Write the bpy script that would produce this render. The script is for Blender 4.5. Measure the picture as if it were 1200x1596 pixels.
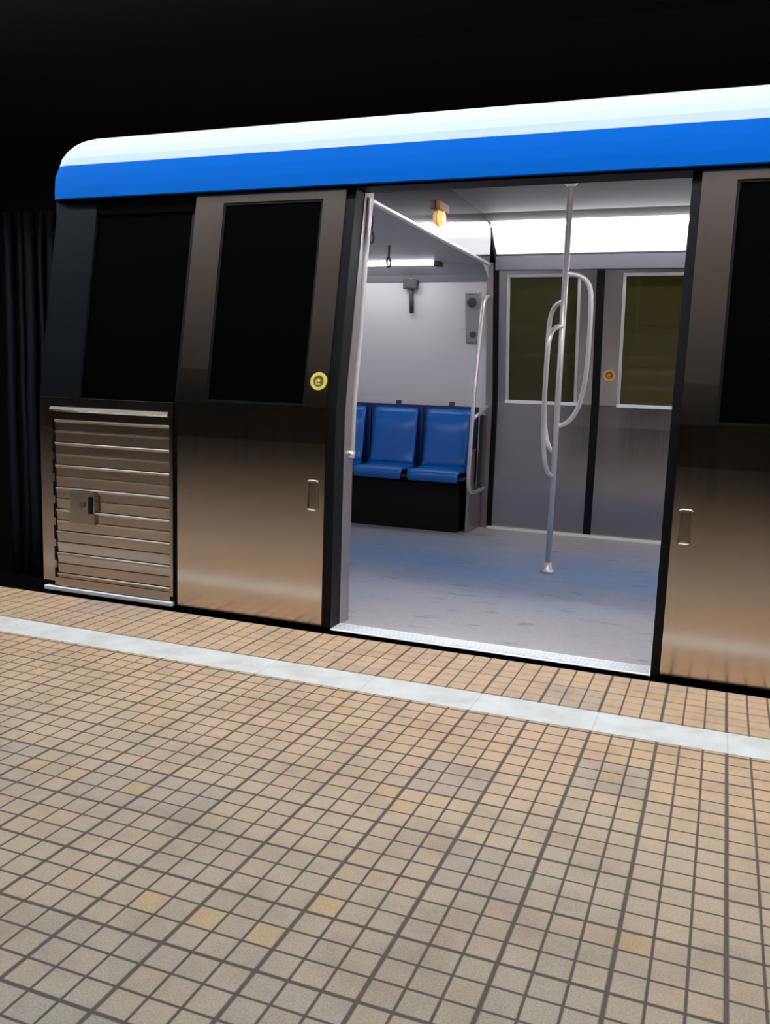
import bpy, bmesh, math, random
from mathutils import Vector, Matrix
random.seed(4)
for o in list(bpy.data.objects): bpy.data.objects.remove(o)
SC = bpy.context.scene
COL = SC.collection

# ---------------------------------------------------------------- camera
YAW, PITCH, ROLL = -.364, -.1478, .0335
def cam_axes():
    cy, sy = math.cos(YAW), math.sin(YAW)
    r = Vector((cy, -sy, 0)); f = Vector((sy, cy, 0)); u = Vector((0, 0, 1))
    f2 = f*math.cos(PITCH)+u*math.sin(PITCH); u2 = u*math.cos(PITCH)-f*math.sin(PITCH)
    return r*math.cos(ROLL)+u2*math.sin(ROLL), u2*math.cos(ROLL)-r*math.sin(ROLL), f2
r_, u_, f_ = cam_axes()
cd = bpy.data.cameras.new('camera'); cam = bpy.data.objects.new('camera', cd); COL.objects.link(cam)
m = Matrix((r_, u_, -f_)).transposed().to_4x4(); m.translation = Vector((-.0892, -3.2991, 1.0717))
cam.matrix_world = m
cd.sensor_fit = 'VERTICAL'; cd.sensor_height = 24; cd.lens = 24*1367.5/1596
cd.clip_start = .05
SC.camera = cam

# ---------------------------------------------------------------- world, lamps, exposure
w = bpy.data.worlds.new('world'); SC.world = w; w.use_nodes = True
w.node_tree.nodes['Background'].inputs[0].default_value = (.5, .6, .7, 1)
w.node_tree.nodes['Background'].inputs[1].default_value = .0015
vs = SC.view_settings; vs.view_transform = 'Standard'; vs.look = 'None'; vs.gamma = 1; vs.use_curve_mapping = False
vs.exposure = 0.0
def area(name, loc, sx, sy, power, col, rot=(0, 0, 0)):
    l = bpy.data.lights.new(name, 'AREA'); l.shape = 'RECTANGLE'; l.size = sx; l.size_y = sy; l.energy = power; l.color = col
    o = bpy.data.objects.new(name, l); o.location = loc; o.rotation_euler = rot; COL.objects.link(o); return o
# fluorescent row above the platform edge; the uplight is added, to brighten the ceiling
area('platform_edge_light_row', (-1.5, -.45, 3.20), 14, .10, 135, (1.0, .965, .89))
area('added_ceiling_uplight', (-1.5, -.45, 3.24), 14, .10, 850, (.86, .93, 1.0), (math.pi, 0, 0))

# ---------------------------------------------------------------- materials
def mat(name, col, rough=.6, metal=0., spec=.5, emit=None, es=0.):
    mt = bpy.data.materials.new(name); mt.use_nodes = True
    b = mt.node_tree.nodes['Principled BSDF']
    b.inputs['Base Color'].default_value = (*col, 1); b.inputs['Roughness'].default_value = rough
    b.inputs['Metallic'].default_value = metal; b.inputs['Specular IOR Level'].default_value = spec
    if emit: b.inputs['Emission Color'].default_value = (*emit, 1); b.inputs['Emission Strength'].default_value = es
    return mt
class NT:
    def __init__(s, mt): s.t = mt.node_tree; s.b = s.t.nodes['Principled BSDF']
    def n(s, ty, **k):
        x = s.t.nodes.new(ty)
        for a, b in k.items(): setattr(x, a, b)
        return x
    def l(s, a, b): s.t.links.new(a, b)
    def math(s, op, a, b=None, c=None):
        x = s.n('ShaderNodeMath', operation=op)
        for i, v in enumerate((a, b, c)):
            if v is None: continue
            if isinstance(v, (int, float)): x.inputs[i].default_value = v
            else: s.l(v, x.inputs[i])
        return x.outputs[0]
    def ramp(s, fac, pts):
        x = s.n('ShaderNodeValToRGB'); e = x.color_ramp.elements
        while len(e) < len(pts): e.new(.5)
        for k, (p, c) in zip(e, pts): k.position = p; k.color = (*c, 1) if len(c) == 3 else c
        s.l(fac, x.inputs[0]); return x.outputs[0]
    def mix(s, fac, a, b, mode='MIX'):
        x = s.n('ShaderNodeMix', data_type='RGBA', blend_type=mode)
        for i, v in ((0, fac), (6, a), (7, b)):
            if isinstance(v, (int, float)): x.inputs[i].default_value = v
            elif isinstance(v, tuple): x.inputs[i].default_value = (*v, 1)
            else: s.l(v, x.inputs[i])
        return x.outputs[2]
    def noise(s, scale, vec=None, detail=3, rough=.5, mapping=None):
        x = s.n('ShaderNodeTexNoise'); x.inputs['Scale'].default_value = scale
        x.inputs['Detail'].default_value = detail; x.inputs['Roughness'].default_value = rough
        if vec is None:
            tc = s.n('ShaderNodeTexCoord'); vec = tc.outputs['Object']
        if mapping:
            mp = s.n('ShaderNodeMapping'); mp.inputs['Scale'].default_value = mapping; s.l(vec, mp.inputs[0]); vec = mp.outputs[0]
        s.l(vec, x.inputs['Vector']); return x.outputs['Fac']
    def bump(s, h, strength=.3, dist=.002):
        x = s.n('ShaderNodeBump'); x.inputs['Strength'].default_value = strength; x.inputs['Distance'].default_value = dist
        s.l(h, x.inputs['Height']); s.l(x.outputs[0], s.b.inputs['Normal'])

def steel(name, col=(.55, .52, .49), rough=.2, var=.06, streak=(60, 60, .6)):
    mt = mat(name, col, rough, 1.0); t = NT(mt)
    nz = t.noise(1.0, mapping=streak, detail=4)
    rr = t.ramp(nz, [(.3, (rough-var,)*3), (.7, (rough+var,)*3)]); t.l(rr, t.b.inputs['Roughness'])
    c = t.mix(nz, tuple(x*.95 for x in col), tuple(min(1, x*1.04) for x in col)); t.l(c, t.b.inputs['Base Color'])
    return mt
M_STEEL = steel('brushed_steel_door', (.66, .56, .49), .17, .012)
M_STEEL_D = steel('brushed_steel_louvre', (.44, .385, .34), .22, .015)
M_STEEL_I = steel('interior_steel', (.40, .38, .39), .22, .015)
M_CHROME = mat('polished_steel_tube', (.74, .69, .69), .34, .7)
M_JAMB = mat('door_jamb_grey', (.34, .30, .31), .32, .7)
M_FACE = steel('polished_ceiling_fascia', (.42, .42, .44), .10, .01)
M_ALU = mat('threshold_aluminium', (.93, .94, .97), .42, .0)
M_RUB = mat('black_rubber_seal', (.005, .005, .006), .5, 0, .15)
M_BLACKGL = mat('dark_tinted_glass', (.001, .0016, .0014), .10, 0, .05)
M_CABGL = mat('cab_black_glass', (.001, .0014, .0014), .12, 0, .07)
M_PILLAR = mat('dark_blue_grey_paint', (.005, .007, .009), .35, 0, .10)
M_BLUE = mat('blue_gloss_paint', (0.0, .095, .43), .6, 0, .04)
M_WHITE = mat('white_roof_paint', (.46, .56, .60), .5, 0, .10)
M_LIP = mat('pale_grey_cove_lip', (.22, .22, .23), .5)
M_LIPS = mat('lip_highlight', (.66, .60, .57), .35, .55)
M_HEAD = mat('slate_grey_header', (.13, .13, .16), .5)
M_ROOF = mat('dark_roof_paint', (.01, .01, .012), .9)
M_DARK = mat('black_underframe', (.006, .006, .007), .9, 0, .1)
M_BOX = mat('black_underseat_box', (.005, .0045, .004), .6, 0, .2)
M_WALLI = mat('white_laminate_wall', (.76, .74, .755), .38, 0, .35)
M_CEIL = mat('grey_ceiling_panel', (.30, .30, .32), .45)
M_CEIL2 = mat('pale_grey_ceiling_panel', (.17, .17, .19), .7, 0, .2)
M_GREYD = mat('dark_grey_plastic', (.07, .065, .075), .5)
M_GREYM = mat('mid_grey_plastic', (.34, .31, .34), .45)
M_SEAT = mat('blue_moulded_plastic', (.003, .13, .50), .26, 0, .5)
M_YEL = mat('yellow_sticker', (.80, .68, .16), .5)
M_YELD = mat('sticker_dark_centre', (.16, .12, .02), .5)
M_ORA = mat('orange_sticker', (.80, .40, .10), .5)
M_AMBER = mat('amber_lamp_lens', (.9, .5, .15), .3, 0, .5, (1, .55, .2), .9)
M_AMBH = mat('amber_lamp_housing', (.22, .09, .02), .4)
M_TUBE = mat('fluorescent_diffuser', (.9, .9, .9), .5, 0, .2, (1, .985, 1.0), 44)
M_TUBE2 = mat('strip_light_diffuser', (.9, .9, .9), .5, 0, .2, (1, .985, 1.0), 14)
M_COVE = mat('cove_diffuser', (.9, .9, .9), .5, 0, .2, (1, .98, .985), 1.3)
M_COVE2 = mat('cove_reflector', (.85, .84, .85), .5)
M_FRAME = mat('window_frame_grey', (.60, .57, .57), .35, .3)

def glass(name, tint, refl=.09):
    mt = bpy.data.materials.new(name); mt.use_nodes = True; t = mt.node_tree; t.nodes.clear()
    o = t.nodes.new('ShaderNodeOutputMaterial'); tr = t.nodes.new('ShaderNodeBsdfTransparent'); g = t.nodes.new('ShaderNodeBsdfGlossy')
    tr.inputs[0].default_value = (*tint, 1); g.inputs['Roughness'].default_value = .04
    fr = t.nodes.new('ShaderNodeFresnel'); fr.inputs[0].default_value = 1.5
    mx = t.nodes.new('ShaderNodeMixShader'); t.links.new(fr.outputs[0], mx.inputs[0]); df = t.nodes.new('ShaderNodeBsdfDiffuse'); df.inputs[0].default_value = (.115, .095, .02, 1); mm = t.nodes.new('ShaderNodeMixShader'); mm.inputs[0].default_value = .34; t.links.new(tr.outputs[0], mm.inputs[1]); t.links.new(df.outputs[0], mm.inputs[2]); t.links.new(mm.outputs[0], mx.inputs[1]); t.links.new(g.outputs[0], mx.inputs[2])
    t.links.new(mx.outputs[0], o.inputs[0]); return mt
M_GLASS = glass('olive_reflection_glass', (.55, .52, .36))  # olive reflection of the platform is put into the glass colour

def floor_mat():
    mt = mat('small_square_platform_tiles', (.4, .33, .26), .55); t = NT(mt)
    tc = t.n('ShaderNodeTexCoord'); sp = t.n('ShaderNodeSeparateXYZ'); t.l(tc.outputs['Object'], sp.inputs[0])
    T = .067
    wob = t.math('MULTIPLY', t.math('SUBTRACT', t.noise(1.3, detail=1), .5), .05)
    dx = t.math('ADD', t.math('DIVIDE', sp.outputs[0], T), wob)
    dy = t.math('ADD', t.math('DIVIDE', sp.outputs[1], T), wob)
    def dist(v, per, half):
        q = t.math('DIVIDE', v, per); fr = t.math('FRACT', q)
        d = t.math('MULTIPLY', t.math('MINIMUM', fr, t.math('SUBTRACT', 1.0, fr)), per)
        x = t.n('ShaderNodeMapRange', interpolation_type='SMOOTHSTEP')
        x.inputs['From Min'].default_value = half*.55; x.inputs['From Max'].default_value = half*1.5
        t.l(d, x.inputs['Value']); return x.outputs[0]
    ed = t.math('MULTIPLY', t.math('GREATER_THAN', sp.outputs[1], -.42), .6)      # joints across the edge course are filled almost flush
    def fade(v): return t.math('MAXIMUM', v, ed)
    a = t.math('MULTIPLY', dist(dx, 1.0, .043), fade(dist(dy, 1.0, .043)))
    b = t.math('MULTIPLY', dist(dx, 3.0, .070), fade(dist(dy, 3.0, .064)))
    mask = t.math('MULTIPLY', a, b)
    cell = t.n('ShaderNodeCombineXYZ'); t.l(t.math('FLOOR', dx), cell.inputs[0]); t.l(t.math('FLOOR', dy), cell.inputs[1])
    wn = t.n('ShaderNodeTexWhiteNoise', noise_dimensions='3D'); t.l(cell.outputs[0], wn.inputs['Vector'])
    sh = t.n('ShaderNodeCombineXYZ'); t.l(t.math('FLOOR', t.math('DIVIDE', dx, 3.0)), sh.inputs[0]); t.l(t.math('FLOOR', t.math('DIVIDE', dy, 3.0)), sh.inputs[1])
    wn3 = t.n('ShaderNodeTexWhiteNoise', noise_dimensions='3D'); t.l(sh.outputs[0], wn3.inputs['Vector'])
    big = t.noise(.9, vec=tc.outputs['Object'], detail=3)
    base = t.ramp(big, [(.3, (.42, .385, .31)), (.5, (.50, .40, .30)), (.7, (.53, .37, .26))])
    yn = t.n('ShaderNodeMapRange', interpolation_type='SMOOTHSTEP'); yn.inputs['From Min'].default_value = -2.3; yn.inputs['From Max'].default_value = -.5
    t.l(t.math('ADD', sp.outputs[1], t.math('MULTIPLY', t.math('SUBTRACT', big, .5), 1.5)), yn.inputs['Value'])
    base = t.mix(.8, base, t.ramp(yn.outputs[0], [(0, (.165, .18, .15)), (.5, (.42, .325, .22)), (1, (.62, .36, .17))]))  # light falloff put into tile colour: warm by the train, dull toward camera
    base = t.mix(.42, base, t.ramp(wn.outputs['Value'], [(0, (.33, .30, .23)), (.35, (.43, .35, .26)), (.7, (.48, .37, .25)), (1, (.48, .30, .20))]))
    # sheets of tile laid with a greyer or a yellower batch
    gre = t.ramp(wn3.outputs['Value'], [(.86, (0, 0, 0)), (.88, (1, 1, 1))])
    base = t.mix(t.math('MULTIPLY', gre, .55), base, (.27, .245, .25))
    yel = t.ramp(wn.outputs['Value'], [(.968, (0, 0, 0)), (.972, (1, 1, 1))])
    base = t.mix(t.math('MULTIPLY', yel, .65), base, (.48, .31, .10))
    fine = t.noise(260, vec=tc.outputs['Object'], detail=3)
    base = t.mix(.35, base, t.ramp(fine, [(.35, (.28, .26, .22)), (.65, (.62, .56, .46))]))
    dirt = t.ramp(t.noise(4.5, vec=tc.outputs['Object'], detail=4, rough=.65), [(.3, (.76, .76, .78)), (.55, (1, 1, 1))])
    base = t.mix(1.0, base, dirt, 'MULTIPLY')
    base = t.mix(1.0, base, (.95, .855, .765), 'MULTIPLY')
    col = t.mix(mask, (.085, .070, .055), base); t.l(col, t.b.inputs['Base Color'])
    rr = t.ramp(mask, [(0, (.9,)*3), (1, (.5,)*3)]); t.l(rr, t.b.inputs['Roughness'])
    t.b.inputs['Specular IOR Level'].default_value = .35
    hh = t.math('ADD', mask, t.math('MULTIPLY', fine, .12)); t.bump(hh, .5, .0025)
    return mt
M_FLOOR = floor_mat()
def strip_mat():
    mt = mat('pale_safety_strip_stone', (.62, .63, .60), .6); t = NT(mt)
    tc = t.n('ShaderNodeTexCoord'); sp = t.n('ShaderNodeSeparateXYZ'); t.l(tc.outputs['Object'], sp.inputs[0])
    n = t.noise(7, vec=tc.outputs['Object'], detail=5, rough=.6)
    c = t.ramp(n, [(.3, (.50, .50, .45)), (.5, (.60, .60, .57)), (.7, (.66, .69, .68))])
    fr = t.math('FRACT', t.math('DIVIDE', sp.outputs[0], .402)); j = t.math('LESS_THAN', fr, .012)
    c = t.mix(t.math('MULTIPLY', j, .35), c, (.3, .3, .28)); t.l(c, t.b.inputs['Base Color'])
    t.bump(t.noise(180, vec=tc.outputs['Object']), .2, .001); return mt
M_STRIP = strip_mat()
def carfloor_mat():
    mt = mat('worn_blue_grey_vinyl', (.3, .33, .4), .3); t = NT(mt)
    tc = t.n('ShaderNodeTexCoord'); v = tc.outputs['Object']
    n = t.noise(1.6, vec=v, detail=4, rough=.6, mapping=(.8, 1.6, 1))
    sp = t.n('ShaderNodeSeparateXYZ'); t.l(v, sp.inputs[0])
    # the vinyl is worn grey by the doorway and along the far doors, bluer in the middle of the car
    md = t.math('SUBTRACT', 1.0, t.math('DIVIDE', t.math('ABSOLUTE', t.math('SUBTRACT', sp.outputs[1], 1.75)), 1.5))
    fc = t.math('ADD', t.math('MULTIPLY', md, .55), t.math('MULTIPLY', n, .6))
    c = t.ramp(fc, [(.38, (.42, .38, .385)), (.55, (.36, .36, .42)), (.85, (.15, .29, .54))])
    n2 = t.noise(5, vec=v, detail=3, mapping=(1, 3, 1)); sm = t.ramp(n2, [(.61, (0, 0, 0)), (.68, (1, 1, 1))])
    c = t.mix(t.math('MULTIPLY', sm, .6), c, (.13, .15, .2))
    n3 = t.noise(40, vec=v, detail=3); c = t.mix(.10, c, t.ramp(n3, [(.4, (.26, .29, .36)), (.6, (.62, .61, .64))]))
    t.l(c, t.b.inputs['Base Color']); t.b.inputs['Roughness'].default_value = .36
    return mt
M_CARFL = carfloor_mat()
def tunnel_mat(name, c1, c2, sc=2.):
    mt = mat(name, c1, .9, 0, .1); t = NT(mt); n = t.noise(sc, detail=6, rough=.7, mapping=(3, 1, .5))
    t.l(t.mix(n, c1, c2), t.b.inputs['Base Color']); return mt
M_TUN = tunnel_mat('unlit_tunnel_concrete', (.004, .004, .004), (.009, .008, .006))  # unlit dark of the tunnel is put into the concrete colour
M_REFLBAR = mat('reflection_bar_ochre', (.30, .24, .10), .6)
M_STCEIL = tunnel_mat('station_ceiling_concrete', (.62, .66, .71), (.70, .74, .79))
M_CABLE = mat('tunnel_cable_grey', (.016, .019, .026), .5, 0, .2)

# ---------------------------------------------------------------- mesh helpers
class MB:
    def __init__(s): s.bm = bmesh.new()
    def hexa(s, p):      # p: 8 points, bottom ring then top ring (same winding)
        v = [s.bm.verts.new(q) for q in p]
        for f in ((3, 2, 1, 0), (4, 5, 6, 7), (0, 1, 5, 4), (1, 2, 6, 5), (2, 3, 7, 6), (3, 0, 4, 7)): s.bm.faces.new([v[i] for i in f])
        return v
    def box(s, x0, x1, y0, y1, z0, z1):
        s.hexa([(x0, y0, z0), (x1, y0, z0), (x1, y1, z0), (x0, y1, z0), (x0, y0, z1), (x1, y0, z1), (x1, y1, z1), (x0, y1, z1)]); return s
    def prism(s, pts, x0, x1):    # (y,z) outline pushed along X
        a = [s.bm.verts.new((x0, y, z)) for y, z in pts]; b = [s.bm.verts.new((x1, y, z)) for y, z in pts]; n = len(pts)
        s.bm.faces.new(a); s.bm.faces.new(b[::-1])
        for i in range(n): s.bm.faces.new((a[i], b[i], b[(i+1) % n], a[(i+1) % n]))
        return s
    def slab(s, x0, x1, z0, z1, off=0., th=.03, far=False):   # a slab that follows the bowed side of the car
        P = FP if far else NP; d = -1 if far else 1
        zs = [z0]+[z for z in KZ if z0+1e-4 < z < z1-1e-4]+[z1]
        fr = [(P(z)+d*off, z) for z in zs]; bk = [(P(z)+d*(off-th if far and False else off+th), z) for z in reversed(zs)]
        return s.prism(fr+bk, x0, x1)
    def frame(s, x0, x1, z0, z1, b, off, th, far=False, bb=None):
        bb = bb or b
        s.slab(x0, x1, z0, z0+bb, off, th, far); s.slab(x0, x1, z1-b, z1, off, th, far)
        s.slab(x0, x0+b, z0+bb, z1-b, off, th, far); s.slab(x1-b, x1, z0+bb, z1-b, off, th, far); return s
    def tube(s, pts, r, seg=14, caps=True):
        pts = [Vector(p) for p in pts]; rings = []; n = len(pts)
        up = None
        for i, p in enumerate(pts):
            t = (pts[min(i+1, n-1)]-pts[max(i-1, 0)]).normalized()
            if up is None:
                up = Vector((0, 0, 1)) if abs(t.z) < .9 else Vector((1, 0, 0))
            a = t.cross(up).normalized(); b = a.cross(t).normalized(); up = b
            rr = r[i] if isinstance(r, (list, tuple)) else r
            rings.append([s.bm.verts.new(p+(a*math.cos(2*math.pi*k/seg)+b*math.sin(2*math.pi*k/seg))*rr) for k in range(seg)])
        for i in range(n-1):
            for k in range(seg): s.bm.faces.new((rings[i][k], rings[i][(k+1) % seg], rings[i+1][(k+1) % seg], rings[i+1][k])).smooth = True
        if caps: s.bm.faces.new(rings[0][::-1]); s.bm.faces.new(rings[-1])
        return s
    def disc(s, c, n, r0, r1, th, seg=32):    # ring (r0>0) or disc lying on the plane with normal n
        n = Vector(n).normalized(); a = n.orthogonal().normalized(); b = n.cross(a); c = Vector(c)
        def ring(r, h): return [s.bm.verts.new(c+n*h+(a*math.cos(2*math.pi*k/seg)+b*math.sin(2*math.pi*k/seg))*r) for k in range(seg)]
        o0, o1 = ring(r1, 0), ring(r1, th)
        if r0 > 0:
            i0, i1 = ring(r0, 0), ring(r0, th)
            for k in range(seg):
                j = (k+1) % seg
                s.bm.faces.new((o0[k], o0[j], o1[j], o1[k])); s.bm.faces.new((o1[k], o1[j], i1[j], i1[k])); s.bm.faces.new((i1[k], i1[j], i0[j], i0[k])); s.bm.faces.new((i0[k], i0[j], o0[j], o0[k]))
        else:
            for k in range(seg):
                j = (k+1) % seg; s.bm.faces.new((o0[k], o0[j], o1[j], o1[k]))
            s.bm.faces.new(o1); s.bm.faces.new(o0[::-1])
        return s
    def build(s, name, mt, parent=None, bevel=0., smooth=False):
        bmesh.ops.remove_doubles(s.bm, verts=s.bm.verts, dist=1e-6)
        bmesh.ops.recalc_face_normals(s.bm, faces=s.bm.faces)
        me = bpy.data.meshes.new(name); s.bm.to_mesh(me); s.bm.free()
        o = bpy.data.objects.new(name, me); COL.objects.link(o); me.materials.append(mt)
        if smooth:
            for p in me.polygons: p.use_smooth = True
        if bevel:
            b = o.modifiers.new('bevel', 'BEVEL'); b.width = bevel; b.segments = 2; b.limit_method = 'ANGLE'; b.angle_limit = math.radians(40)
            b.harden_normals = False
        if parent:
            o.parent = parent; o.matrix_parent_inverse = Matrix.Translation(-Vector(world_loc(parent)))
        return o
def world_loc(o):
    return WL.get(o.name, (0, 0, 0))
WL = {}
def thing(name, loc, label, cat, group=None):
    o = bpy.data.objects.new(name, None); COL.objects.link(o); o.location = loc; o.empty_display_size = .1
    WL[o.name] = loc; o['label'] = label; o['category'] = cat
    if group: o['group'] = group
    return o
def tag(o, label, cat, group=None):
    o['label'] = label; o['category'] = cat
    if group: o['group'] = group
    return o
def struct(name, mb, mt, **k):
    o = mb.build(name, mt, **k); o['kind'] = 'structure'; return o

# side profile of the car: upright to the waist, leaning in above it
WZ = .954; KZ = [.40, .80, .954, 1.10, 1.87, 2.03]
def lean(z): return 0. if z <= .85 else (.156/(1.87-.954))*max(0, (z-.954)) if z > 1.0 else .156/(1.87-.954)*.46*((z-.85)/.15)**2*.15*.66
def NP(z): return .06+lean(z)
def FP(z): return 3.13-lean(z)
XL, XR = -3.16, 2.6            # ends of the car that are built
OX0, OX1 = -1.605, -.272       # door opening
TOP = 1.875                    # underside of the blue band

# ================================================================ setting
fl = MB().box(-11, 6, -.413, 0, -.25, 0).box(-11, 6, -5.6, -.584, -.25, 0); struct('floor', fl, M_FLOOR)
struct('trim_1', MB().box(-11, 6, -.584, -.413, -.25, .001), M_STRIP)
struct('wall_platform_edge', MB().box(-11, 6, -.25, -.04, -1.2, -.25), M_DARK)
struct('floor_far_track_bed', MB().box(-11, 6, -8.6, -5.6, -1.3, -1.2), M_DARK)
struct('wall_far_tunnel', MB().box(-11, 6, -8.8, -8.6, -1.3, 4.2), M_TUN)
struct('floor_track_bed', MB().box(-11, 6, -.04, 4.6, -1.3, -1.2), M_DARK)
struct('wall_tunnel', MB().box(-11, 6, 4.3, 4.5, -1.2, 4.2), M_TUN)
struct('ceiling_tunnel', MB().box(-11, 6, -.45, 4.5, 4.0, 4.2), M_ROOF)
struct('ceiling', MB().box(-11, 6, -8.6, -.45, 3.5, 4.2), M_STCEIL)
struct('wall_left', MB().box(-11.2, -11, -8.6, 4.5, -1.3, 4.2), M_TUN)
struct('wall_right', MB().box(6, 6.2, -8.6, 4.5, -1.3, 4.2), M_TUN)

# tunnel wall cables; ochre bars stand in for reflections in the far windows
for i, (x, rr) in enumerate(((-7.36, .05), (-7.20, .03), (-7.08, .055), (-6.92, .03), (-6.80, .045), (-6.62, .03))):
    lab = ['leftmost dim grey vertical cable on the tunnel wall left of the car', 'thin dim vertical tunnel cable just right of the leftmost one', 'thickest dim vertical tunnel cable of the bundle left of the car',
           'thin dim vertical cable right of the thickest tunnel cable', 'second dim vertical tunnel cable from the car end', 'dim vertical tunnel cable closest to the car end'][i]
    random.seed(i)
    o = MB().tube([(x+random.uniform(-.012, .012), 4.25, z) for z in (-1.2, -.5, .2, .8, 1.3, 1.8, 2.3, 2.7)], rr, 10).build('tunnel_cable', M_CABLE)
    tag(o, lab, 'cable', 'vertical cables on the tunnel wall')
for z, rr, lab in ((1.30, .05, 'lower added ochre bar standing in for a reflected band in the far door windows'), (1.55, .035, 'upper added ochre bar standing in for a reflected band in the far door windows')):
    tag(MB().tube([(-3.0, 4.2, z), (6, 4.2, z)], rr, 14).build('reflection_bar', M_REFLBAR), lab, 'reflection bar', 'added bars for reflected bands in the far windows')

# ================================================================ the metro car
car = thing('metro_car', (-.3, 1.6, 0), 'stainless steel metro car with a blue band, white roof edge and open sliding door', 'train')
# shells
for a, b in ((-2.385, OX0-.005), (OX1+.005, XR)): MB().slab(a, b, .0, TOP, .028, .12).build('side_wall', M_STEEL_D, car)
MB().slab(XL, XR, -.85, -.012, .05, .1).build('underframe_skirt', M_DARK, car)
MB().box(XL, XR, .11, 3.1, -.30, -.02).build('underframe', M_DARK, car)
MB().box(XL-.015, XL, .22, 3.05, -.7, 1.88).build('front_bulkhead', M_ROOF, car)
MB().box(XR, XR+.03, .12, 3.1, -.3, 2.3).build('rear_bulkhead', M_ROOF, car)
# blue band and white roof edge, rounded at the front end of the car
def cornice(pts, name, mt, xend):
    bm = bmesh.new(); rows = []
    for (y, z) in pts:
        x0 = xend(z); cx = [x0+.0, x0+.004, x0+.02, x0+.06]
        cy = [.09, .045, .014, 0.]
        rows.append([bm.verts.new((a, y+b, z)) for a, b in zip(cx, cy)]+[bm.verts.new((XR, y, z))])
    for a, b in zip(rows, rows[1:]):
        for i in range(4): bm.faces.new((a[i], a[i+1], b[i+1], b[i]))
    # return faces inwards at the end so that the band has thickness
    inn = [[bm.verts.new((xend(z)+.0, y+.35, z)) for (y, z) in pts]][0]
    for i in range(len(pts)-1): bm.faces.new((rows[i][0], rows[i+1][0], inn[i+1], inn[i]))
    lo = [bm.verts.new((v.co.x, v.co.y+.06, v.co.z)) for v in rows[0]]
    for i in range(4): bm.faces.new((rows[0][i], lo[i], lo[i+1], rows[0][i+1]))
    mb = MB(); mb.bm.free(); mb.bm = bm; o = mb.build(name, mt, car, smooth=False)
    return o
xb = lambda z: -3.185 if z < 2.03 else -3.165+.125*((z-2.03)/.15)**1.7
cornice([(.185, 1.878), (.188, 1.93), (.193, 1.98), (.20, 2.03)], 'blue_band', M_BLUE, xb)
white_pts = [(.20, 2.03), (.206, 2.065), (.218, 2.10), (.236, 2.13), (.262, 2.153), (.30, 2.170), (.36, 2.185), (.46, 2.20)]
cornice(white_pts, 'white_roof_edge', M_WHITE, xb)
MB().prism([(.44, 2.195), (.8, 2.245), (2.4, 2.245), (3.0, 2.15), (3.16, 1.88), (3.16, 1.84), (3.12, 1.84), (2.97, 2.13), (2.4, 2.232), (.8, 2.232), (.44, 2.18)], -3.02, XR).build('roof', M_ROOF, car)
MB().slab(XL, XR, 1.868, 1.884, -.005, .12).build('band_seal', M_RUB, car)

# black lacquered strip over the cab window, pillar, cab window
p = MB().slab(XL, -2.93, .945, TOP, 0, .06).build('cab_pillar', M_PILLAR, car)
MB().slab(-2.93, -2.40, 1.80, TOP, .002, .06).build('window_header', M_CABGL, car)
wn = MB().slab(-2.925, -2.402, .945, 1.80, .012, .03).build('cab_window', M_CABGL, car)
MB().slab(-2.938, -2.925, .945, 1.82, -.003, .03).build('window_gasket', M_PILLAR, wn)
MB().slab(-2.405, -2.386, 0, TOP, .012, .06).build('door_pocket_seal', M_RUB, car)

# louvred lower cab panel
lp = MB()
lp.slab(XL, -3.09, .05, .945, 0, .05); lp.slab(-2.425, -2.407, .05, .945, 0, .05)
lp.slab(-3.09, -2.425, .845, .878, .004, .05).slab(-3.09, -2.425, .905, .945, 0, .05); lp.slab(-3.09, -2.425, .03, .07, .0, .05)
louv = lp.build('louvre_panel', M_STEEL_D, car, bevel=.003)
sl = MB()
for zc in (.878+.014,): sl.prism([(.052, zc-.012), (.044, zc-.004), (.052, zc+.010), (.09, zc+.012), (.09, zc-.012)], -3.09, -2.425)
ridges = [.838, .728, .620, .512, .405, .298, .192, .088]
for i, zc in enumerate(ridges):
    nz = ridges[i+1] if i < 7 else .06
    # each slat: a bright rounded lip on top, a face sloping back below it, a small middle fold
    sl.prism([(.090, zc+.007), (.062, zc+.003), (.060, zc-.002), (.0615, zc-.009), (.0655, zc-.012), (.0665, zc-.048), (.0645, zc-.053), (.0655, zc-.060), (.0675, nz+.007), (.09, nz+.007)], -3.0745, -2.425)
slo = sl.build('louvre_slats', M_STEEL_D, louv)
for zc in ridges: MB().tube([(-3.072, .0605, zc), (-2.427, .0605, zc)], .0035, 8).build('slat_highlight', M_LIPS, louv)  # paler bars stand in for light caught on the slat lips
MB().box(-3.09, -3.073, .066, .11, .07, .845).build('hinge_channel', M_RUB, louv)
for zc in (.78, .67, .565, .458, .35, .245, .14):
    MB().box(-3.089, -3.079, .060, .07, zc-.022, zc+.014).build('hinge_block', M_STEEL_D, louv)
lk = MB().box(-2.985, -2.84, .046, .075, .345, .505).build('lock_plate', M_STEEL_D, louv, bevel=.006)
MB().disc((-2.905, .0455, .445), (0, -1, 0), 0, .016, .005).build('lock_cylinder', M_GREYD, louv)
MB().box(-2.862, -2.842, .034, .046, .405, .485).build('latch', M_RUB, louv)
MB().slab(-3.15, -2.41, .004, .024, -.012, .05).build('cab_sill', M_ALU, car, bevel=.003)
MB().slab(-3.13, -2.41, .024, .05, .01, .04).build('sill_gap', M_PILLAR, car)

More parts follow.
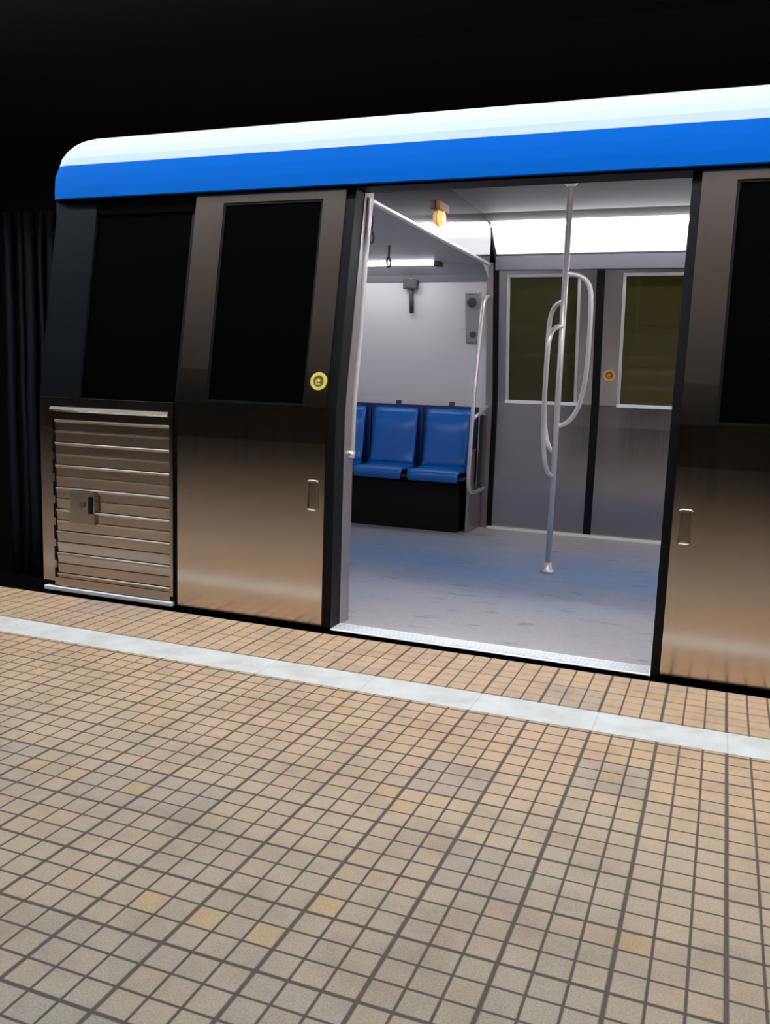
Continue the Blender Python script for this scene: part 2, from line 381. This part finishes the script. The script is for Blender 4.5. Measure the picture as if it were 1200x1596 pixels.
# sliding door leaves on the outside of the side wall
def leaf(x0, x1, wx0, wx1, hx, label):
    l = MB()
    wz0, wz1 = .957, 1.828
    l.slab(x0, wx0, .012, 1.868, 0, .028); l.slab(wx1, x1, .012, 1.868, 0, .028)
    l.slab(wx0, wx1, .012, wz0, 0, .028); l.slab(wx0, wx1, wz1, 1.868, 0, .028)
    o = l.build('door_leaf', M_STEEL, car); o['label'] = label
    MB().slab(wx0, wx1, wz0, wz1, .008, .016).build('window_pane', M_BLACKGL, o)
    MB().frame(wx0, wx1, wz0, wz1, .010, .003, .015).build('window_gasket', M_RUB, o)
    # recessed pull handle
    h = MB(); c = [(hx-.024, .515), (hx+.024, .515), (hx+.024, .642), (hx-.024, .642)]
    pts = []
    for k in range(33):
        a = 2*math.pi*k/32; ca, sa = math.cos(a), math.sin(a)
        pts.append((hx+.024*math.copysign(abs(ca)**.35, ca), .056, .579+.064*math.copysign(abs(sa)**.25, sa)))
    h.tube(pts, .0045, 8, False); h.build('pull_handle', M_STEEL_D, o)
    MB().box(hx-.018, hx+.018, .0585, .064, .522, .636).build('handle_recess', M_STEEL_D, o, bevel=.004)
    return o
def ring_sticker(parent, x, y, z, nrm, r, mt, name='door_sticker'):
    n = Vector(nrm).normalized(); c = Vector((x, y, z))
    MB().disc(c, n, 0, r*.66, .0015).build('sticker_centre', M_YELD, parent)
    a = MB(); up = Vector((0, 0, 1)); up = (up-n*up.dot(n)).normalized(); rt = up.cross(n)
    def bar(u0, u1, v0, v1):
        q = [c+rt*u*r+up*v*r+n*h for h in (.0015, .003) for (u, v) in ((u0, v0), (u1, v0), (u1, v1), (u0, v1))]; a.hexa(q)
    a.disc(c, n, r*.64, r, .003)
    a.disc(c+up*r*.08, n, 0, r*.2, .003); bar(-.28, .22, -.38, -.26); bar(-.34, -.24, -.3, .12)
    a.build(name, mt, parent)
tl = Vector((0, -1, .17))
L = leaf(-2.382, -1.648, -2.238, -1.752, -1.702, 'left door leaf slid open, brushed steel with black window and yellow ring sticker')
ring_sticker(L, -1.693, NP(1.063)-.001, 1.063, tl, .038, M_YEL)
Rr = leaf(-.238, .505, -.118, .365, -.192, 'right door leaf slid open, brushed steel with large black window')
MB().slab(-1.648, OX0, .006, 1.872, .004, .09).build('leaf_edge_rubber', M_RUB, car)
MB().slab(OX1, -.238, .002, 1.874, .004, .09).build('leaf_edge_rubber', M_RUB, car)
for a, b in ((-2.386, -1.648), (-.238, XR)): MB().slab(a, b, .0, .012, .01, .03).build('leaf_bottom_gap', M_RUB, car)
MB().slab(.515, XR, .012, 1.868, 0, .025).build('side_panel', M_STEEL, car)
# doorway: threshold, jambs, head
MB().prism([(.064, -.003), (.060, .001), (.064, .004), (.165, .006), (.165, -.003)], OX0, OX1).build('threshold', M_ALU, car)
tg = MB()
for k in range(5): tg.box(OX0+.01, OX1-.01, .072+k*.018, .076+k*.018, .003, .0085)
tg.build('threshold_grooves', M_ALU, car)
def jamb(x0, x1, name):
    j = MB(); d = .17
    zs = [0, .85, .954, 1.1, 1.9]
    fr = [(NP(z)+.094, z) for z in zs]; bk = [(NP(z)+d+.02, z) for z in reversed(zs)]
    j.prism(fr+bk, x0, x1); return j.build(name, M_JAMB, car)
jamb(-1.66, OX0+.003, 'door_jamb'); jamb(OX1-.003, -.20, 'door_jamb')
MB().box(-1.66, -.2, .28, .37, 1.90, 2.10).build('door_head', M_JAMB, car)
# interior shell
MB().box(XL+.01, XR, .16, 3.12, -.02, 0).build('car_floor', M_CARFL, car)
iw = MB().slab(XL, -1.745, 0, 1.93, 0, -.03, True); iw.build('interior_wall', M_WALLI, car)['label'] = 'white laminate wall above the blue seats'
MB().slab(-.16, XR, 0, 1.93, 0, -.03, True).build('interior_wall', M_WALLI, car)
for a, b in ((XL, -1.66), (-.2, XR)): MB().slab(a, b, 0, 1.90, .155, .02).build('near_interior_wall', M_WALLI, car)
MB().box(XL+.01, XL+.06, .26, 2.95, 0, 1.87).build('cab_partition', M_WALLI, car)
MB().box(XR-.06, XR, .2, 3.1, 0, 2.2).build('end_partition', M_WALLI, car)
# low ceiling over the seats at the cab end, with the polished fascia where it steps up
MB().box(XL+.06, -1.712, .30, 2.74, 1.905, 1.93).build('low_ceiling', M_CEIL, car)
MB().prism([(2.74, 1.905), (2.79, 1.90), (2.93, 1.845), (2.98, 1.80), (3.06, 1.80), (3.06, 1.94), (2.74, 1.93)], XL+.06, -1.745).build('ceiling_cornice', M_CEIL, car)
MB().prism([(.33, 1.90), (2.80, 1.90), (2.80, 2.225), (.60, 2.225), (.36, 2.12)], -1.712, -1.70).build('ceiling_fascia', M_FACE, car)
MB().box(-1.716, -1.690, .30, 2.78, 1.888, 1.905).build('fascia_trim', M_CHROME, car, bevel=.003)
MB().prism([(2.70, 2.2), (2.78, 2.19), (3.04, 1.90), (3.10, 1.90), (3.1, 2.24), (2.7, 2.24)], -1.715, -1.690).build('cove_end_cap', M_GREYD, car)
MB().prism([(.36, 2.10), (.60, 2.20), (2.74, 2.20), (2.74, 2.225), (.60, 2.225), (.36, 2.125)], -1.70, XR).build('ceiling_panel', M_CEIL2, car)
# header over the far doors
MB().prism([(FP(1.95)-.03, 1.97), (FP(1.9)-.035, 1.875), (FP(1.9)+.03, 1.875), (3.06, 1.97)], -1.69, XR).build('door_header', M_HEAD, car)

# far side doors (closed)
def far_leaf(x0, x1, wx0, wx1, label):
    l = MB(); wz0, wz1 = .960, 1.838
    l.slab(x0, wx0, .02, 1.885, .0, -.03, True); l.slab(wx1, x1, .02, 1.885, .0, -.03, True)
    l.slab(wx0, wx1, .02, wz0, 0, -.03, True); l.slab(wx0, wx1, wz1, 1.885, 0, -.03, True)
    o = l.build('far_door_leaf', M_STEEL_I, car); o['label'] = label
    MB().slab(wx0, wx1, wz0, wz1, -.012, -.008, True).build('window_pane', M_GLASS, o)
    MB().frame(wx0-.012, wx1+.012, wz0-.012, wz1+.012, .020, .008, -.02, True).build('window_frame', M_FRAME, o)
    MB().slab(wx0-.014, wx1+.014, wz0-.016, wz0+.006, .020, -.03, True).build('window_ledge', M_ALU, o)  # ledge whiter than the frame, for light reflected along the window bottom
    return o
FL = far_leaf(-1.672, -.988, -1.600, -1.105, 'closed far door leaf on the left, beside the seats')
FR = far_leaf(-.932, -.245, -.798, -.31, 'closed far door leaf on the right, with an orange ring sticker')
ring_sticker(FR, -.872, FP(1.165)-.004, 1.165, (0, -1, -.17), .042, M_ORA)
MB().slab(-.988, -.932, .015, 1.89, .003, -.04, True).build('far_door_seal', M_RUB, car)
for a, b in ((-1.712, -1.672), (-.245, -.21)): MB().slab(a, b, 0.0, 1.90, .006, -.04, True).build('far_door_post', M_RUB, car)
for a, b in ((-1.76, -1.712), (-.21, -.155)): MB().slab(a, b, 0.0, 1.93, .012, -.05, True).build('far_door_frame', M_JAMB, car)
MB().box(-1.70, -.2, 3.085, 3.17, 0, .016).build('far_threshold', M_ALU, car)

# ================================================================ things inside the car
# cove lights: far side (seen) and near side (unseen, added as interior fill)
def cove(name, mirror, x0, x1, label):
    Y = (lambda y: 3.36-y) if mirror else (lambda y: y)
    t = thing(name, ((x0+x1)/2, Y(2.9), 2.2), label, 'light', 'long cove lights of the car')
    MB().prism([(Y(2.79), 2.140), (Y(2.83), 2.085), (Y(2.89), 2.03), (Y(2.955), 1.985), (Y(2.99), 2.0), (Y(2.84), 2.16)], x0, x1).build('diffuser', M_COVE, t)
    MB().tube([(x0, Y(2.765), 2.150), (x1, Y(2.765), 2.150)], .010, 10).build('light_tube', M_TUBE, t)
    MB().prism([(Y(2.66), 2.199), (Y(2.755), 2.163), (Y(2.80), 2.163), (Y(2.80), 2.199)], x0, x1).build('lip', M_LIP, t)
    MB().prism([(Y(2.95), 1.984), (Y(2.965), 1.972), (Y(3.03), 1.972), (Y(3.03), 2.0), (Y(2.96), 2.0)], x0, x1).build('trim', M_GREYM, t)
    return t
cove('cove_light', False, -1.69, XR-.1, 'long bright white cove light above the closed far doors')
cove('cove_light', True, -1.69, XR-.1, 'unseen twin cove light added above the open near doorway to fill the interior')
def strip(mirror, x0, x1, label):
    Y = (lambda y: 3.36-y) if mirror else (lambda y: y)
    t = thing('strip_light', ((x0+x1)/2, Y(2.7), 1.9), label, 'light', 'strip lights of the low ceiling')
    MB().box(x0, x1, min(Y(2.66), Y(2.715)), max(Y(2.66), Y(2.715)), 1.886, 1.9045).build('diffuser', M_TUBE2, t, bevel=.004)
    MB().box(x1, x1+.05, min(Y(2.655), Y(2.72)), max(Y(2.655), Y(2.72)), 1.870, 1.9045).build('end_cap', M_GREYD, t, bevel=.004)
strip(False, -3.05, -2.06, 'narrow white strip light under the low ceiling above the white wall')
strip(True, -3.05, -2.06, 'unseen strip light added under the low ceiling on the platform side')  # unseen counterpart, added to help light the car

# seats
xs = [-3.065, -2.640, -2.215]
labs = ['blue plastic seat nearest the cab end, mostly hidden by the door jamb', 'middle blue plastic seat of the row against the white wall', 'blue plastic seat nearest the grab rail and far doors']
def make_seat():
    W_ = .40
    t = thing('passenger_seat', (0, 0, 0), labs[0], 'seat', 'blue plastic seats in a row')
    def shell(rows, th, name, par, parent_mat=M_SEAT):
        # rows: (y, z, halfwidth, dish) ; cross-section curved in x
        bm = bmesh.new(); n = 11; A = []; B = []
        for ri, (y, z, hw, dish) in enumerate(rows):
            q0 = rows[max(ri-1, 0)]; q1 = rows[min(ri+1, len(rows)-1)]
            t_ = Vector((0, q1[0]-q0[0], q1[1]-q0[1])).normalized(); nn = Vector((0, -t_.z, t_.y))
            ra, rb = [], []
            for k in range(n):
                u = -1+2*k/(n-1); d = dish*(1-u**4)
                p = Vector((u*hw, y, z))-nn*d
                ra.append(bm.verts.new(p)); rb.append(bm.verts.new(p-nn*th))
            A.append(ra); B.append(rb)
        for i in range(len(A)-1):
            for k in range(n-1):
                bm.faces.new((A[i][k], A[i][k+1], A[i+1][k+1], A[i+1][k])); bm.faces.new((B[i][k+1], B[i][k], B[i+1][k], B[i+1][k+1]))
            bm.faces.new((A[i][0], A[i+1][0], B[i+1][0], B[i][0])); bm.faces.new((A[i][-1], B[i][-1], B[i+1][-1], A[i+1][-1]))
        for k in range(n-1):
            bm.faces.new((A[0][k], B[0][k], B[0][k+1], A[0][k+1])); bm.faces.new((A[-1][k+1], B[-1][k+1], B[-1][k], A[-1][k]))
        mb = MB(); mb.bm.free(); mb.bm = bm; return mb.build(name, parent_mat, par, smooth=True)
    # back: leans slightly, rounded head and dished centre
    def nsign(rows): return rows
    back = [(3.045, .872, .165, .0), (3.025, .862, .175, .004), (3.012, .84, .178, .018), (2.995, .70, .178, .026), (2.975, .56, .178, .024), (2.955, .49, .178, .012), (2.93, .455, .180, .0)]
    shell(back, .014, 'seat_back', t)
    pan = [(2.95, .455, .185, .0), (2.90, .435, .192, .014), (2.80, .430, .195, .020), (2.72, .437, .195, .016), (2.675, .440, .193, .004), (2.655, .425, .188, 0), (2.655, .375, .182, 0)]
    shell(pan, .014, 'seat_pan', t)
    MB().box(-.2115, .2115, 3.035, 3.07, .40, .905).build('back_panel', M_SEAT2, t, bevel=.006)
    MB().box(-.2115, .2115, 2.672, 2.98, .385, .408).build('pan_frame', M_SEAT2, t, bevel=.006)
    MB().box(-.018, .018, 3.05, 3.075, .905, .935).build('fixing_bolt', M_GREYD, t)
    return t
M_SEAT2 = mat('dark_blue_seat_surround', (.002, .030, .16), .35)
seat = make_seat()
for i, x in enumerate(xs):
    if i == 0: r0 = seat; r0.location = (x+.21, 0, 0)
    else:
        r0 = seat.copy(); COL.objects.link(r0); r0.location = (x+.21, 0, 0); r0['label'] = labs[i]
        for ch in seat.children:
            c = ch.copy(); COL.objects.link(c); c.parent = r0
bx = thing('underseat_box', (-2.4, 2.9, 0), 'long black equipment box under the row of blue seats', 'box')
MB().box(-3.09, -1.835, 2.76, 3.125, .0, .355).build('body', M_BOX, bx, bevel=.006)
MB().box(-1.790, -1.765, 2.80, 3.125, .0, .60).build('end_panel', M_JAMB, bx, bevel=.004)

# hammer on the wall
hm = thing('emergency_hammer', (-2.33, FP(1.8), 1.6), 'dark grey T-shaped emergency hammer mounted on the white wall', 'hammer')
wy = lambda z: FP(z)
MB().box(-2.385, -2.275, wy(1.80)-.05, wy(1.80)-.004, 1.750, 1.820).build('hammer_head', M_GREYD, hm, bevel=.008)
MB().tube([(-2.33, wy(1.75)-.028, 1.76), (-2.33, wy(1.58)-.022, 1.58)], .017, 12).build('handle', M_GREYD, hm)
MB().box(-2.345, -2.315, wy(1.84)-.03, wy(1.84)-.002, 1.80, 1.86).build('wall_clip', M_GREYM, hm, bevel=.004)
# intercom
it = thing('intercom_panel', (-1.845, FP(1.5), 1.35), 'slim mauve-grey passenger alarm panel on the wall beside the far doors', 'intercom')
o = MB(); o.prism([(wy(1.36)-.002, 1.36), (wy(1.36)-.03, 1.375), (wy(1.72)-.035, 1.72), (wy(1.735)-.002, 1.735)], -1.915, -1.80); o.build('body', M_GREYM, it, bevel=.01)
MB().disc((-1.862, wy(1.655)-.032, 1.655), (0, -1, -.17), .018, .034, .012).build('speaker_ring', M_GREYD, it)
MB().disc((-1.862, wy(1.655)-.033, 1.655), (0, -1, -.17), 0, .012, .02).build('call_button', M_GREYD, it)
MB().box(-1.905, -1.815, wy(1.72)-.045, wy(1.72)-.01, 1.715, 1.735).build('top_cover', M_FRAME, it, bevel=.004)
MB().disc((-1.855, wy(1.42)-.030, 1.43), (0, -1, -.17), 0, .024, .01).build('key_switch', M_GREYD, it)

# centre pole with three staggered bow handles
def smooth_path(pts, n=6):
    P = [Vector(p) for p in pts]; out = []
    for i in range(len(P)-1):
        a, b, c, d = P[max(i-1, 0)], P[i], P[i+1], P[min(i+2, len(P)-1)]
        for k in range(n):
            t = k/n; out.append(.5*((2*b)+(c-a)*t+(2*a-5*b+4*c-d)*t*t+(3*b-a-3*c+d)*t**3))
    out.append(P[-1]); return out
PX, PY = -.981, 1.736
pole = thing('grab_pole', (PX, PY, 0), 'floor-to-ceiling steel grab pole with three staggered bow handles', 'pole')
MB().tube([(PX, PY, 0), (PX, PY, 2.2)], .0165, 18).build('pole_tube', M_CHROME, pole)
MB().tube([(PX, PY, 0), (PX, PY, .012), (PX, PY, .022), (PX, PY, .06)], [.042, .042, .026, .022], 20).build('floor_flange', M_CHROME, pole)
MB().tube([(PX, PY, 2.2), (PX, PY, 2.185), (PX, PY, 2.16)], [.05, .045, .02], 20).build('ceiling_flange', M_CHROME, pole)
for az, T, lb in ((11, 1.70, 'highest bow handle, to the right'), (-109, 1.41, 'lowest bow handle, front left'), (131, 1.545, 'middle bow handle, back left')):
    c, s_ = math.cos(math.radians(az)), math.sin(math.radians(az))
    prof = [(0, 0), (.07, -.012), (.118, -.045), (.143, -.11), (.150, -.25), (.150, -.45), (.140, -.62), (.110, -.75), (.06, -.825), (0, -.85)]
    b = MB().tube(smooth_path([(PX+c*r, PY+s_*r, T+h) for r, h in prof]), .0135, 14).build('bow_handle', M_CHROME, pole); b['label'] = lb
    
# grab rail with side screen at the end of the seats
gr = thing('seat_end_grab_rail', (-1.74, 2.85, .3), 'tall curved steel grab rail at the end of the blue seats', 'rail')
RX = -1.745
MB().tube(smooth_path([(RX, 3.02, 1.70), (RX, 2.93, 1.685), (RX, 2.86, 1.63), (RX, 2.83, 1.54), (RX, 2.775, 1.25), (RX, 2.73, 1.0), (RX, 2.70, .7), (RX, 2.68, .45), (RX, 2.69, .36), (RX, 2.74, .31), (RX, 2.84, .295), (RX, 3.12, .295)]), .015, 14).build('rail_tube', M_CHROME, gr)
MB().tube([(RX, 3.13, .915), (RX, 2.95, .87), (RX, 2.72, .83)], .013, 12).build('cross_tube', M_CHROME, gr)
MB().box(RX-.004, RX+.004, 2.90, 3.12, .33, .85).build('screen_plate', M_STEEL_I, gr)
# handrail on the inner edge of the left door jamb
hr = thing('door_edge_grab_rail', (-1.595, .24, .74), 'pale vertical grab rail along the inner edge of the open doorway', 'rail')
MB().tube([(-1.60, NP(z)+.175-.0+.03*(z > 1.5), z) for z in (.745, .85, .954, 1.1, 1.3)]+[(-1.60, .318, 1.55), (-1.60, .345, 1.85)], .013, 14).build('rail_tube', M_FRAME, hr)
MB().tube([(-1.60, .215, .735), (-1.60, .222, .765)], .02, 14).build('end_bracket', M_CHROME, hr)

# hanging straps from the low ceiling
for (x, y, lab) in ((-1.86, 1.02, 'dark hanging grip nearest the open door, under the low ceiling'), (-2.12, 1.95, 'dark hanging grip farther back under the low ceiling')):
    st = thing('hanging_grip', (x, y, 1.78), lab, 'grip', 'hanging grips under the low ceiling')
    MB().tube([(x, y, 1.905), (x, y, 1.83)], .007, 8).build('strap', M_GREYD, st)
    MB().tube([(x, y+.03*math.sin(a), 1.803-.03*math.cos(a)) for a in [2*math.pi*k/20 for k in range(21)]], .006, 8, False).build('ring', M_GREYD, st)

# amber lamp on the fascia
am = thing('amber_warning_lamp', (-1.69, 1.64, 2.0), 'small amber warning lamp on the polished fascia of the low ceiling', 'lamp')
MB().box(-1.70, -1.672, 1.555, 1.74, 2.035, 2.085).build('housing', M_AMBH, am, bevel=.006)
bm = MB(); bm.disc((-1.70, 1.645, 2.0), (1, 0, 0), 0, .050, .012); bm.disc((-1.688, 1.645, 2.0), (1, 0, 0), 0, .038, .016); bm.build('lens', M_AMBER, am, bevel=.004)
